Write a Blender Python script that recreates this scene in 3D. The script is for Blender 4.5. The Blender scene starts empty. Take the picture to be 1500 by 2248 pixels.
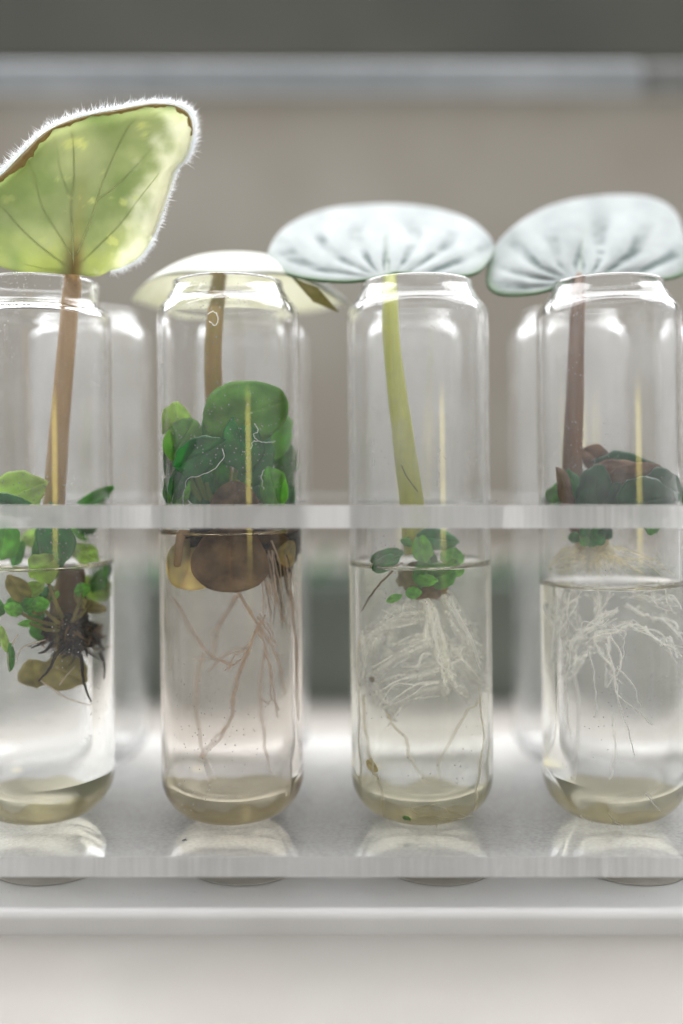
import bpy, bmesh, math, random
from mathutils import Vector, Matrix, noise

sc = bpy.context.scene
COL = sc.collection
MM = 0.001
R = math.radians
rnd = random.Random(7)

# ------------------------------------------------------------------ camera
EYE_Z, EYE_D, FPX = 58.5, 180.0, 2268.0       # mm, mm in front of the tube row, focal length in photo pixels
HOR = 1040.0                                  # horizon row in the photo
cam_d = bpy.data.cameras.new('camera')
cam = bpy.data.objects.new('camera', cam_d); COL.objects.link(cam)
cam.location = (0, -EYE_D * MM, EYE_Z * MM)
cam.rotation_euler = (R(90), 0, 0)
cam_d.sensor_fit = 'HORIZONTAL'
cam_d.sensor_width = 24.0
cam_d.lens = 24.0 * FPX / 1500.0
cam_d.shift_y = -84.0 / 1500.0
cam_d.clip_start = 0.005
cam_d.clip_end = 50
cam_d.dof.use_dof = True
cam_d.dof.focus_distance = 0.1690
cam_d.dof.aperture_fstop = 3.9
sc.camera = cam

# ------------------------------------------------------------------ light
world = bpy.data.worlds.new('World'); sc.world = world
world.use_nodes = True
bg = world.node_tree.nodes['Background']
bg.inputs[0].default_value = (0.97, 0.975, 1.0, 1)
bg.inputs[1].default_value = 0.37

def area(name, loc, target, sx, sy, power, col):
    l = bpy.data.lights.new(name, 'AREA'); l.shape = 'RECTANGLE'
    l.size, l.size_y, l.energy, l.color = sx, sy, power, col
    o = bpy.data.objects.new(name, l); COL.objects.link(o)
    o.location = loc
    d = Vector(target) - Vector(loc)
    o.rotation_euler = d.to_track_quat('-Z', 'Y').to_euler()
    return o
area('window_light', (0.0, 0.46, 1.06), (0, 0, 0.05), 2.8, 1.5, 56.0, (0.97, 0.98, 1.0))
area('warm_lamp', (0.42, -0.60, 0.062), (0, 0, 0.062), 0.11, 0.13, 0.11, (0.95, 0.80, 0.20))

sc.view_settings.view_transform = 'Standard'
sc.view_settings.look = 'None'
sc.view_settings.exposure = 0.70
sc.view_settings.gamma = 1.0
cy = sc.cycles
cy.use_denoising = True
try:
    cy.denoiser = 'OPENIMAGEDENOISE'
    cy.denoising_input_passes = 'RGB_ALBEDO_NORMAL'
except Exception:
    pass
cy.max_bounces = 40; cy.transmission_bounces = 40; cy.glossy_bounces = 24
cy.diffuse_bounces = 8; cy.transparent_max_bounces = 16
cy.caustics_reflective = True; cy.caustics_refractive = True
cy.sample_clamp_indirect = 10.0
cy.blur_glossy = 0.6

# ------------------------------------------------------------------ helpers
def px3(px, py, d):
    """point (mm) at distance d (mm) in front of the eye that lies at photo pixel px, py"""
    return Vector(((px - 750.0) * d / FPX, d - EYE_D, EYE_Z - (py - HOR) * d / FPX))

AX = [(88, 95), (501, 513), (916, 928), (1334, 1350)]       # tube axis at y=650 and y=1800
def axis_px(k, py):
    a, b = AX[k]
    return a + (b - a) * (py - 650.0) / 1150.0

def in_tube(k, px, py, t, wet):
    """a point inside tube k, t mm nearer to the eye than its axis; wet points allow for the lens of the water"""
    off = px - axis_px(k, py)
    ax_ = (axis_px(k, py) - 750.0) * EYE_D / FPX
    ln = math.hypot(ax_, EYE_D)
    if wet:
        n, Rr = 1.33, 11.4
        s = max(0.6, Rr - t)
        s1 = 1.0 / (n / s - (n - 1) / Rr)
        off /= n * s1 / s
    dx = off * EYE_D * (EYE_D - t) / (ln * FPX)
    rr = math.hypot(dx, t); lim = 10.6
    if rr > lim and py > 680: dx *= lim / rr; t *= lim / rr
    x = ax_ + t * -ax_ / ln + dx * EYE_D / ln
    y = t * -EYE_D / ln + dx * -ax_ / ln
    return Vector((x, y, EYE_Z - (py - HOR) * (EYE_D + y) / FPX))

def tag(o, label=None, cat=None, group=None, kind=None):
    if label: o['label'] = label
    if cat: o['category'] = cat
    if group: o['group'] = group
    if kind: o['kind'] = kind
    return o

def mesh_obj(name, verts, faces, mat, parent=None, smooth=True, mats=None, fmat=None, col=None):
    me = bpy.data.meshes.new(name)
    me.from_pydata([tuple(Vector(v) * MM) for v in verts], [], faces)
    if mats:
        for m in mats: me.materials.append(m)
        if fmat: me.polygons.foreach_set('material_index', fmat)
    elif mat: me.materials.append(mat)
    if smooth: me.polygons.foreach_set('use_smooth', [True] * len(me.polygons))
    if col:
        at = me.color_attributes.new('pigment', 'FLOAT_COLOR', 'POINT')
        for i, c in enumerate(col): at.data[i].color = (c[0], c[1], c[2], 1)
    me.update()
    o = bpy.data.objects.new(name, me); COL.objects.link(o)
    if parent:
        o.parent = parent
        top = parent
        loc = Vector((0, 0, 0))
        while top: loc += top.location; top = top.parent
        me.transform(Matrix.Translation(-loc))
    return o

def empty(name, loc_mm):
    o = bpy.data.objects.new(name, None); COL.objects.link(o)
    o.location = Vector(loc_mm) * MM
    o.empty_display_size = 0.01
    return o

def catmull(pts, n, closed=False):
    pts = [tuple(p) for p in pts]; m = len(pts); out = []
    segs = m if closed else m - 1
    for i in range(n if closed else n + 1):
        f = i / n * segs; k = min(int(f), segs - 1); u = f - k
        def g(j): return pts[j % m] if closed else pts[max(0, min(m - 1, j))]
        a, b, c, d = g(k - 1), g(k), g(k + 1), g(k + 2)
        out.append(tuple(0.5 * (2 * b[q] + (c[q] - a[q]) * u + (2 * a[q] - 5 * b[q] + 4 * c[q] - d[q]) * u * u
                                + (3 * b[q] - a[q] - 3 * c[q] + d[q]) * u ** 3) for q in range(len(b))))
    return out

def tube_geo(pts, rad, n=8, V=None, F=None, wob=0.0, seed=0):
    """swept tube with rounded ends appended to V, F (mm)"""
    if V is None: V, F = [], []
    pts = [Vector(p) for p in pts]; m = len(pts); base = len(V)
    nrm = None
    for i, p in enumerate(pts):
        tn = (pts[min(i + 1, m - 1)] - pts[max(i - 1, 0)])
        if tn.length < 1e-9: tn = Vector((0, 0, 1))
        tn.normalize()
        if nrm is None:
            nrm = tn.orthogonal().normalized()
        nrm = (nrm - tn * nrm.dot(tn)).normalized()
        bn = tn.cross(nrm)
        r = rad[i] if isinstance(rad, (list, tuple)) else rad
        for j in range(n):
            a = 2 * math.pi * j / n
            rr = r
            if wob: rr *= 1 + wob * noise.noise(Vector((i * 0.35 + seed, math.cos(a), math.sin(a))))
            V.append(p + (nrm * math.cos(a) + bn * math.sin(a)) * rr)
    for i in range(m - 1):
        for j in range(n):
            a = base + i * n + j; b = base + i * n + (j + 1) % n
            F.append((a, b, b + n, a + n))
    c0 = len(V); V.append(pts[0]); c1 = len(V); V.append(pts[-1])
    for j in range(n):
        F.append((base + (j + 1) % n, base + j, c0))
        e = base + (m - 1) * n
        F.append((e + j, e + (j + 1) % n, c1))
    return V, F

def lathe(profile, n=96, cap0=True, cap1=True):
    """profile [(r, z)] bottom to top; r = 0 points become poles"""
    V, F = [], []; rows = []
    for r, z in profile:
        if r < 1e-6:
            rows.append([len(V)]); V.append((0, 0, z))
        else:
            rows.append(list(range(len(V), len(V) + n)))
            for j in range(n):
                a = 2 * math.pi * j / n
                V.append((r * math.cos(a), r * math.sin(a), z))
    for A, B in zip(rows, rows[1:]):
        for j in range(n):
            k = (j + 1) % n
            if len(A) == 1: F.append((A[0], B[k], B[j]))
            elif len(B) == 1: F.append((A[j], A[k], B[0]))
            else: F.append((A[j], A[k], B[k], B[j]))
    return V, F

# ------------------------------------------------------------------ materials
def new_mat(name):
    m = bpy.data.materials.new(name); m.use_nodes = True
    nt = m.node_tree; nt.nodes.clear()
    out = nt.nodes.new('ShaderNodeOutputMaterial')
    return m, nt, out
def N(nt, t, **kw):
    n = nt.nodes.new(t)
    for k, v in kw.items():
        if k.startswith('i_'): n.inputs[k[2:].replace('_', ' ')].default_value = v
        else: setattr(n, k, v)
    return n
def L(nt, a, b): nt.links.new(a, b)
def coords(nt, scale=(1, 1, 1)):
    tc = N(nt, 'ShaderNodeTexCoord'); mp = N(nt, 'ShaderNodeMapping')
    mp.inputs['Scale'].default_value = scale
    L(nt, tc.outputs['Object'], mp.inputs['Vector'])
    return mp.outputs[0]
def nz(nt, vec, scale, detail=4, rough=0.55):
    n = N(nt, 'ShaderNodeTexNoise'); L(nt, vec, n.inputs['Vector'])
    n.inputs['Scale'].default_value = scale; n.inputs['Detail'].default_value = detail
    n.inputs['Roughness'].default_value = rough
    return n.outputs[0]
def ramp(nt, fac, stops):
    r = N(nt, 'ShaderNodeValToRGB'); e = r.color_ramp.elements
    while len(e) < len(stops): e.new(0.5)
    for q, (p, c) in zip(e, stops):
        q.position = p
        q.color = (c, c, c, 1) if isinstance(c, (int, float)) else (c[0], c[1], c[2], 1)
    L(nt, fac, r.inputs[0])
    return r.outputs[0]
def mth(nt, op, a, b=None):
    n = N(nt, 'ShaderNodeMath', operation=op)
    for i, v in enumerate((a, b)):
        if v is None: continue
        if isinstance(v, (int, float)): n.inputs[i].default_value = v
        else: L(nt, v, n.inputs[i])
    return n.outputs[0]

def glass_mat(name, ior, tint=(1, 1, 1), dust=0.0, specks=0.0, mist=0.0, seed=0.0):
    m, nt, out = new_mat(name)
    g = N(nt, 'ShaderNodeBsdfPrincipled')
    g.inputs['Base Color'].default_value = (*tint, 1)
    g.inputs['Roughness'].default_value = 0.0
    g.inputs['IOR'].default_value = ior
    g.inputs['Transmission Weight'].default_value = 1.0
    if dust <= 0 and specks <= 0 and mist <= 0:
        L(nt, g.outputs[0], out.inputs[0]); return m
    v = coords(nt)
    off = N(nt, 'ShaderNodeVectorMath', operation='ADD'); L(nt, v, off.inputs[0]); off.inputs[1].default_value = (seed, seed * .7, 0)
    v = off.outputs[0]
    cloud = ramp(nt, nz(nt, v, 90, 6, 0.65), [(0.42, 0.0), (0.75, 1.0)])
    a = mth(nt, 'MULTIPLY', cloud, dust)
    sp = N(nt, 'ShaderNodeTexVoronoi'); L(nt, v, sp.inputs['Vector']); sp.inputs['Scale'].default_value = 1100
    dots = ramp(nt, sp.outputs['Distance'], [(0.08, 1.0), (0.2, 0.0)])
    where = ramp(nt, nz(nt, v, 60, 4), [(0.46, 0.0), (0.6, 1.0)])
    b = mth(nt, 'MULTIPLY', mth(nt, 'MULTIPLY', dots, where), specks)
    vs = N(nt, 'ShaderNodeMapping'); L(nt, v, vs.inputs[0]); vs.inputs['Scale'].default_value = (1, 1, 0.04)
    st = ramp(nt, nz(nt, vs.outputs[0], 700, 3), [(0.45, 0.0), (0.8, 1.0)])
    c = mth(nt, 'MULTIPLY', st, dust * 0.7)
    f = mth(nt, 'ADD', mth(nt, 'ADD', a, b), mth(nt, 'ADD', c, mist))
    f = mth(nt, 'MINIMUM', f, 0.85)
    dif = N(nt, 'ShaderNodeBsdfDiffuse'); dif.inputs[0].default_value = (0.82, 0.82, 0.80, 1)
    tr = N(nt, 'ShaderNodeBsdfTranslucent'); tr.inputs[0].default_value = (0.85, 0.85, 0.83, 1)
    mx = N(nt, 'ShaderNodeMixShader'); mx.inputs[0].default_value = 0.5
    L(nt, dif.outputs[0], mx.inputs[1]); L(nt, tr.outputs[0], mx.inputs[2])
    m2 = N(nt, 'ShaderNodeMixShader'); L(nt, f, m2.inputs[0]); L(nt, g.outputs[0], m2.inputs[1]); L(nt, mx.outputs[0], m2.inputs[2])
    L(nt, m2.outputs[0], out.inputs[0])
    return m

def acrylic_mat(name, dust_amt=0.2, edge=0.25):
    m, nt, out = new_mat(name)
    g = N(nt, 'ShaderNodeBsdfPrincipled')
    g.inputs['Base Color'].default_value = (0.985, 0.99, 0.99, 1)
    g.inputs['IOR'].default_value = 1.49
    g.inputs['Transmission Weight'].default_value = 1.0
    geo = N(nt, 'ShaderNodeNewGeometry')
    sep = N(nt, 'ShaderNodeSeparateXYZ'); L(nt, geo.outputs['Normal'], sep.inputs[0])
    up = ramp(nt, mth(nt, 'ABSOLUTE', sep.outputs[2]), [(0.4, 0.0), (0.6, 1.0)])
    side = mth(nt, 'SUBTRACT', 1.0, up)
    # saw marks down the cut edges
    vs = coords(nt, (1, 1, 0.03))
    st = ramp(nt, nz(nt, vs, 900, 4, 0.7), [(0.42, 0.0), (0.72, 1.0)])
    zone = ramp(nt, nz(nt, coords(nt, (1, 1, 0.0)), 38, 2), [(0.4, 0.15), (0.6, 1.0)])
    marks = mth(nt, 'MULTIPLY', mth(nt, 'MULTIPLY', st, zone), side)
    L(nt, mth(nt, 'ADD', mth(nt, 'MULTIPLY', marks, 0.2), mth(nt, 'ADD', 0.02, mth(nt, 'MULTIPLY', side, 0.10))), g.inputs['Roughness'])
    bp = N(nt, 'ShaderNodeBump'); bp.inputs['Strength'].default_value = 0.25; bp.inputs['Distance'].default_value = 0.0002
    L(nt, marks, bp.inputs['Height']); L(nt, bp.outputs[0], g.inputs['Normal'])
    v = coords(nt)
    cloud = ramp(nt, nz(nt, v, 60, 5, 0.6), [(0.3, 0.65), (0.75, 1.0)])
    fine = ramp(nt, nz(nt, v, 1500, 2), [(0.35, 0.75), (0.65, 1.0)])
    du = mth(nt, 'MULTIPLY', mth(nt, 'MULTIPLY', cloud, fine), up)
    du = mth(nt, 'MULTIPLY', du, dust_amt)
    ed = mth(nt, 'MULTIPLY', side, mth(nt, 'ADD', edge * 0.8, mth(nt, 'MULTIPLY', marks, edge * 0.4)))
    f = mth(nt, 'ADD', du, ed)
    dif = N(nt, 'ShaderNodeBsdfDiffuse'); dif.inputs[0].default_value = (0.86, 0.855, 0.84, 1)
    tr = N(nt, 'ShaderNodeBsdfTranslucent'); tr.inputs[0].default_value = (0.92, 0.92, 0.92, 1)
    mx = N(nt, 'ShaderNodeMixShader'); mx.inputs[0].default_value = 0.5
    L(nt, dif.outputs[0], mx.inputs[1]); L(nt, tr.outputs[0], mx.inputs[2])
    m2 = N(nt, 'ShaderNodeMixShader'); L(nt, f, m2.inputs[0]); L(nt, g.outputs[0], m2.inputs[1]); L(nt, mx.outputs[0], m2.inputs[2])
    L(nt, m2.outputs[0], out.inputs[0])
    return m

def leaf_mat(name, ca, cb, transl=0.4, rough=0.4, sheen=0.0, scale=220, vein=None, attr=False, tcol=None, spec=0.4, bump=0.3, stretch=(1, 1, 1)):
    m, nt, out = new_mat(name)
    v = coords(nt, stretch)
    n1 = nz(nt, v, scale, 5, 0.6)
    if attr:
        at = N(nt, 'ShaderNodeAttribute', attribute_name='pigment')
        mixn = N(nt, 'ShaderNodeMix', data_type='RGBA', blend_type='MULTIPLY'); mixn.inputs[0].default_value = 1.0
        L(nt, at.outputs['Color'], mixn.inputs[6])
        L(nt, ramp(nt, n1, [(0.3, ca), (0.7, cb)]), mixn.inputs[7])
        col = mixn.outputs[2]
    else:
        col = ramp(nt, n1, [(0.32, ca), (0.7, cb)])
    p = N(nt, 'ShaderNodeBsdfPrincipled')
    L(nt, col, p.inputs['Base Color'])
    p.inputs['Roughness'].default_value = rough
    p.inputs['Specular IOR Level'].default_value = spec
    p.inputs['Sheen Weight'].default_value = sheen
    p.inputs['Sheen Roughness'].default_value = 0.4
    p.inputs['Sheen Tint'].default_value = (0.95, 0.98, 1, 1)
    b = N(nt, 'ShaderNodeBump'); b.inputs['Strength'].default_value = bump; b.inputs['Distance'].default_value = 0.0002
    L(nt, nz(nt, v, scale * 5, 3), b.inputs['Height']); L(nt, b.outputs[0], p.inputs['Normal'])
    t = N(nt, 'ShaderNodeBsdfTranslucent')
    if tcol:
        gm = N(nt, 'ShaderNodeMix', data_type='RGBA', blend_type='MULTIPLY'); gm.inputs[0].default_value = 1.0
        L(nt, col, gm.inputs[6]); gm.inputs[7].default_value = (*tcol, 1)
        L(nt, gm.outputs[2], t.inputs[0])
    else: L(nt, col, t.inputs[0])
    mx = N(nt, 'ShaderNodeMixShader'); mx.inputs[0].default_value = transl
    L(nt, p.outputs[0], mx.inputs[1]); L(nt, t.outputs[0], mx.inputs[2])
    L(nt, mx.outputs[0], out.inputs[0])
    return m

def matte_mat(name, ca, cb, scale=8, rough=0.7, spec=0.3, bump=0.0, bscale=400, stretch=(1, 1, 1)):
    m, nt, out = new_mat(name)
    v = coords(nt, stretch)
    p = N(nt, 'ShaderNodeBsdfPrincipled')
    L(nt, ramp(nt, nz(nt, v, scale, 4), [(0.35, ca), (0.65, cb)]), p.inputs['Base Color'])
    p.inputs['Roughness'].default_value = rough
    p.inputs['Specular IOR Level'].default_value = spec
    if bump:
        b = N(nt, 'ShaderNodeBump'); b.inputs['Strength'].default_value = bump; b.inputs['Distance'].default_value = 0.0004
        L(nt, nz(nt, v, bscale, 4), b.inputs['Height']); L(nt, b.outputs[0], p.inputs['Normal'])
    L(nt, p.outputs[0], out.inputs[0])
    return m

M = {}
M['acrylic'] = acrylic_mat('clear_acrylic', 0.14, 0.58)
M['acrylic_low'] = matte_mat('white_acrylic', (0.70, 0.69, 0.67), (0.78, 0.775, 0.765), 30, 0.42, 0.35, 0.03)
M['acrylic_base'] = acrylic_mat('clear_acrylic_dusty', 0.52, 0.80)
M['table'] = matte_mat('pale_table', (0.315, 0.292, 0.264), (0.358, 0.337, 0.311), 9, 0.35, 0.4, 0.05)
M['wall'] = matte_mat('taupe_plaster', (0.185, 0.166, 0.138), (0.245, 0.232, 0.202), 5, 0.9, 0.1, 0.3, 60)
M['wall_dark'] = matte_mat('dark_olive_plaster', (0.045, 0.047, 0.041), (0.075, 0.073, 0.062), 4, 0.9, 0.1, 0.3, 60)
M['rail'] = matte_mat('pale_blue_metal', (0.25, 0.27, 0.285), (0.33, 0.35, 0.37), 30, 0.35, 0.5)
m_, nt_, out_ = new_mat('olive_sediment')
d_ = N(nt_, 'ShaderNodeBsdfDiffuse'); d_.inputs[0].default_value = (0.50, 0.46, 0.31, 1)
t_ = N(nt_, 'ShaderNodeBsdfTransparent'); t_.inputs[0].default_value = (0.95, 0.93, 0.84, 1)
x_ = N(nt_, 'ShaderNodeMixShader')
L(nt_, ramp(nt_, nz(nt_, coords(nt_), 500, 5, .7), [(0.35, 0.83), (0.7, 0.975)]), x_.inputs[0])
L(nt_, d_.outputs[0], x_.inputs[1]); L(nt_, t_.outputs[0], x_.inputs[2]); L(nt_, x_.outputs[0], out_.inputs[0])
M['sediment'] = m_
M['rail_grey'] = matte_mat('grey_metal', (0.15, 0.155, 0.15), (0.20, 0.205, 0.20), 30, 0.4, 0.4)
M['shade_disc'] = matte_mat('shade_disc_grey', (0.40, 0.385, 0.34), (0.48, 0.46, 0.42), 200, 0.9, 0.1)  # grey of the added discs that imitate shade below the tubes
M['planter'] = matte_mat('dark_green_glaze', (0.10, 0.12, 0.10), (0.13, 0.15, 0.125), 30, 0.4, 0.4)
M['green_dark'] = leaf_mat('dark_green_leaf', (0.010, 0.15, 0.025), (0.03, 0.27, 0.04), 0.35, 0.28, 0, spec=0.6, attr=True)
M['green_black'] = leaf_mat('blackish_green_leaf', (0.008, 0.05, 0.022), (0.02, 0.10, 0.035), 0.2, 0.35, 0, spec=0.3, attr=True)
M['green_mid'] = leaf_mat('mid_green_leaf', (0.06, 0.30, 0.04), (0.15, 0.46, 0.08), 0.5, 0.4, 0, spec=0.3, attr=True)
M['green_fresh'] = leaf_mat('fresh_green_leaf', (0.13, 0.48, 0.04), (0.25, 0.62, 0.08), 0.5, 0.3, 0, spec=0.5, attr=True)
M['green_fuzzy'] = leaf_mat('fuzzy_green_leaf', (0.08, 0.29, 0.05), (0.30, 0.52, 0.12), 0.5, 0.6, 0.15, 130, spec=0.2, attr=True)
M['green_pale'] = leaf_mat('pale_green_leaf', (0.42, 0.62, 0.14), (0.58, 0.72, 0.26), 0.55, 0.45, 0, spec=0.3, attr=True)
M['cream_leaf'] = leaf_mat('cream_leaf', (0.66, 0.58, 0.27), (0.80, 0.74, 0.42), 0.5, 0.5, 0, spec=0.2, attr=True)
M['brown_leaf'] = leaf_mat('brown_wilted_leaf', (0.10, 0.062, 0.03), (0.36, 0.25, 0.125), 0.4, 0.5, 0, spec=0.25, attr=True)
M['rot_leaf'] = leaf_mat('dark_rotten_leaf', (0.05, 0.035, 0.022), (0.11, 0.075, 0.045), 0.2, 0.5, 0, spec=0.25, attr=True)
M['pink_leaf'] = leaf_mat('pinkish_leaf_back', (0.17, 0.10, 0.065), (0.30, 0.20, 0.13), 0.4, 0.45, 0, spec=0.25, attr=True)
M['olive_leaf'] = leaf_mat('olive_soft_leaf', (0.34, 0.32, 0.11), (0.50, 0.44, 0.20), 0.55, 0.5, 0.0, spec=0.2, attr=True)
M['olive_flat'] = leaf_mat('olive_stalk', (0.34, 0.32, 0.11), (0.50, 0.44, 0.20), 0.5, 0.5, 0.0, spec=0.2)
M['green_flat'] = leaf_mat('pale_green_stalk', (0.30, 0.44, 0.10), (0.42, 0.54, 0.2), 0.5, 0.5, 0.0, spec=0.2)
M['brown_flat'] = leaf_mat('brown_crown', (0.19, 0.12, 0.05), (0.34, 0.23, 0.10), 0.3, 0.5, 0.0, spec=0.2)
M['cream_flat'] = leaf_mat('cream_crown', (0.66, 0.58, 0.33), (0.80, 0.74, 0.5), 0.4, 0.5, 0.0, spec=0.2)
M['green_blade'] = leaf_mat('dark_blade', (0.012, 0.06, 0.022), (0.04, 0.13, 0.04), 0.3, 0.5, 0.0, spec=0.2)
M['dark_root'] = leaf_mat('black_root', (0.012, 0.011, 0.012), (0.045, 0.034, 0.026), 0.1, 0.6, spec=0.15)
M['brown_root'] = leaf_mat('brown_root', (0.13, 0.08, 0.04), (0.26, 0.17, 0.09), 0.2, 0.5, spec=0.2)
M['white_root'] = leaf_mat('white_root', (1.14, 1.14, 1.12), (1.2, 1.2, 1.18), 0.45, 0.5, spec=0.2)
M['cream_root'] = leaf_mat('cream_root', (1.02, 0.98, 0.78), (1.10, 1.06, 0.90), 0.45, 0.5, spec=0.2)
M['tan_root'] = leaf_mat('tan_root', (0.86, 0.74, 0.60), (1.0, 0.90, 0.78), 0.45, 0.5, spec=0.2)
M['stem_tan'] = leaf_mat('tan_stem', (0.50, 0.33, 0.16), (0.68, 0.50, 0.29), 0.3, 0.5, 0.1, 420, stretch=(1, 1, .12), bump=.5)
M['stem_olive'] = leaf_mat('olive_brown_stem', (0.38, 0.34, 0.07), (0.50, 0.30, 0.12), 0.35, 0.5, 0.1, 420, stretch=(1, 1, .12), bump=.5)
M['stem_lime'] = leaf_mat('lime_stem', (0.60, 0.63, 0.09), (0.72, 0.74, 0.22), 0.35, 0.45, 0.05, 420, stretch=(1, 1, .12), bump=.5)
M['stem_red'] = leaf_mat('reddish_brown_stem', (0.15, 0.072, 0.032), (0.27, 0.145, 0.072), 0.2, 0.5, 0.05, 420, stretch=(1, 1, .12), bump=.5)
M['hair'] = leaf_mat('white_leaf_hair', (0.92, 0.94, 0.96), (0.98, 0.98, 0.98), 0.7, 0.5)
M['dust'] = matte_mat('brown_dust', (0.20, 0.15, 0.11), (0.45, 0.38, 0.30), 900, 0.9)
M['big_leaf'] = leaf_mat('variegated_leaf', (0.90, 0.92, 0.88), (1.10, 1.08, 1.04), 0.62, 0.6, 0.05, 120, attr=True, spec=0.2)
M['dome_leaf'] = leaf_mat('pale_dome_leaf', (0.95, 0.95, 0.95), (1.05, 1.05, 1.05), 0.5, 0.5, 0.5, 200, attr=True, spec=0.2, tcol=(1.0, 0.96, 0.82))
M['sheen_leaf'] = leaf_mat('painted_sheen_leaf', (0.9, 0.9, 0.9), (1.05, 1.05, 1.05), 0.12, 0.5, 0.06, 260, attr=True, spec=0.2)
M['vein'] = leaf_mat('leaf_vein', (0.62, 0.68, 0.34), (0.72, 0.76, 0.42), 0.6, 0.5, 0.1)
M['leaf_scorch'] = leaf_mat('brown_leaf_edge', (0.36, 0.25, 0.08), (0.54, 0.42, 0.18), 0.5, 0.6, 0.2, 400)

# ------------------------------------------------------------------ setting
def grid_plane(name, x0, x1, y0, y1, z, mat):
    return mesh_obj(name, [(x0, y0, z), (x1, y0, z), (x1, y1, z), (x0, y1, z)], [(0, 1, 2, 3)], mat, smooth=False)
TABLE_Z = -12.5
tag(grid_plane('table_top', -1500, 1500, -900, 720, TABLE_Z, M['table']), kind='structure')
w = mesh_obj('wall', [(-1500, 720, TABLE_Z - 5), (1500, 720, TABLE_Z - 5), (1500, 720, 407), (-1500, 720, 407)], [(0, 1, 2, 3)], M['wall'], smooth=False)
tag(w, kind='structure')
w = mesh_obj('wall_panel', [(-1500, 705, 407), (1500, 705, 407), (1500, 705, 500), (-1500, 705, 500), (-1500, 720, 407), (1500, 720, 407)],
             [(0, 1, 2, 3), (0, 4, 5, 1)], M['wall_dark'], smooth=False)
tag(w, kind='structure')

def bevel_box(name, lo, hi, mat, parent=None, bev=0.6, seg=3):
    bm = bmesh.new()
    bmesh.ops.create_cube(bm, size=1)
    for v in bm.verts:
        for i in range(3): v.co[i] = (lo[i] + (v.co[i] + 0.5) * (hi[i] - lo[i])) * MM
    bmesh.ops.bevel(bm, geom=bm.edges[:], offset=bev * MM, segments=seg, affect='EDGES', profile=0.5)
    me = bpy.data.meshes.new(name); bm.to_mesh(me); bm.free()
    me.materials.append(mat)
    o = bpy.data.objects.new(name, me); COL.objects.link(o)
    if parent:
        o.parent = parent; me.transform(Matrix.Translation(-parent.location))
    return o

# pale rail across the back, above the plants
rail = empty('rail', (0, 120, 168))
bevel_box('bar', (-260, 120, 169.0), (88, 124, 178.4), M['rail'], rail, 1.6)
bevel_box('bar', (88.4, 120.3, 169.2), (260, 124, 178.2), M['rail_grey'], rail, 1.6)
tag(rail, 'pale blue grey rail running across above and behind the cuttings', 'rail')

# dark green planter behind the rack
pl = empty('planter', (0, 160, TABLE_Z))
def trough(x0, x1, y0, y1, z0, z1, tp, wl):
    V = []; F = []
    def ring(e, z):
        b = len(V)
        rr = 6 + e
        for cx, cy_, a0 in ((x1 - 6, y1 - 6, 0), (x0 + 6, y1 - 6, 90), (x0 + 6, y0 + 6, 180), (x1 - 6, y0 + 6, 270)):
            for q in range(5):
                a = R(a0 + q * 22.5); V.append((cx + rr * math.cos(a), cy_ + rr * math.sin(a), z))
        return b
    rings = [ring(-4, z0), ring(0, z0 + .01), ring(tp, z1 - 5), ring(tp + 2, z1 - 5), ring(tp + 2, z1), ring(tp - wl, z1), ring(tp - wl, z1 - 10)]
    for a, b in zip(rings, rings[1:]):
        for j in range(20): k = (j + 1) % 20; F.append((a + j, a + k, b + k, b + j))
    F.append(tuple(rings[-1] + j for j in range(20)))
    return V, F
V, F = trough(-420, 420, 141, 185, TABLE_Z + .2, 25, 2, 3)
mesh_obj('trough', V, F, M['planter'], pl, smooth=False)
V, F = [], []
for i in range(900):
    c = Vector((rnd.uniform(-420, 420), rnd.uniform(145, 181), rnd.uniform(16, 27)))
    a = rnd.uniform(0, 6.28); l = rnd.uniform(5, 10); e = rnd.uniform(-.4, .9)
    d = Vector((math.cos(a) * math.cos(e), math.sin(a) * math.cos(e), math.sin(e))) * l
    s = d.cross(Vector((0, 0, 1))).normalized() * l * .28
    b = len(V); V += [c, c + d * .5 + s, c + d, c + d * .5 - s]; F.append((b, b + 1, b + 2, b + 3))
fo = mesh_obj('foliage', V, F, M['green_blade'], pl, smooth=False); fo['kind'] = 'stuff'
tag(pl, 'long dark green planter blurred in the background behind the rack', 'planter')

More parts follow.
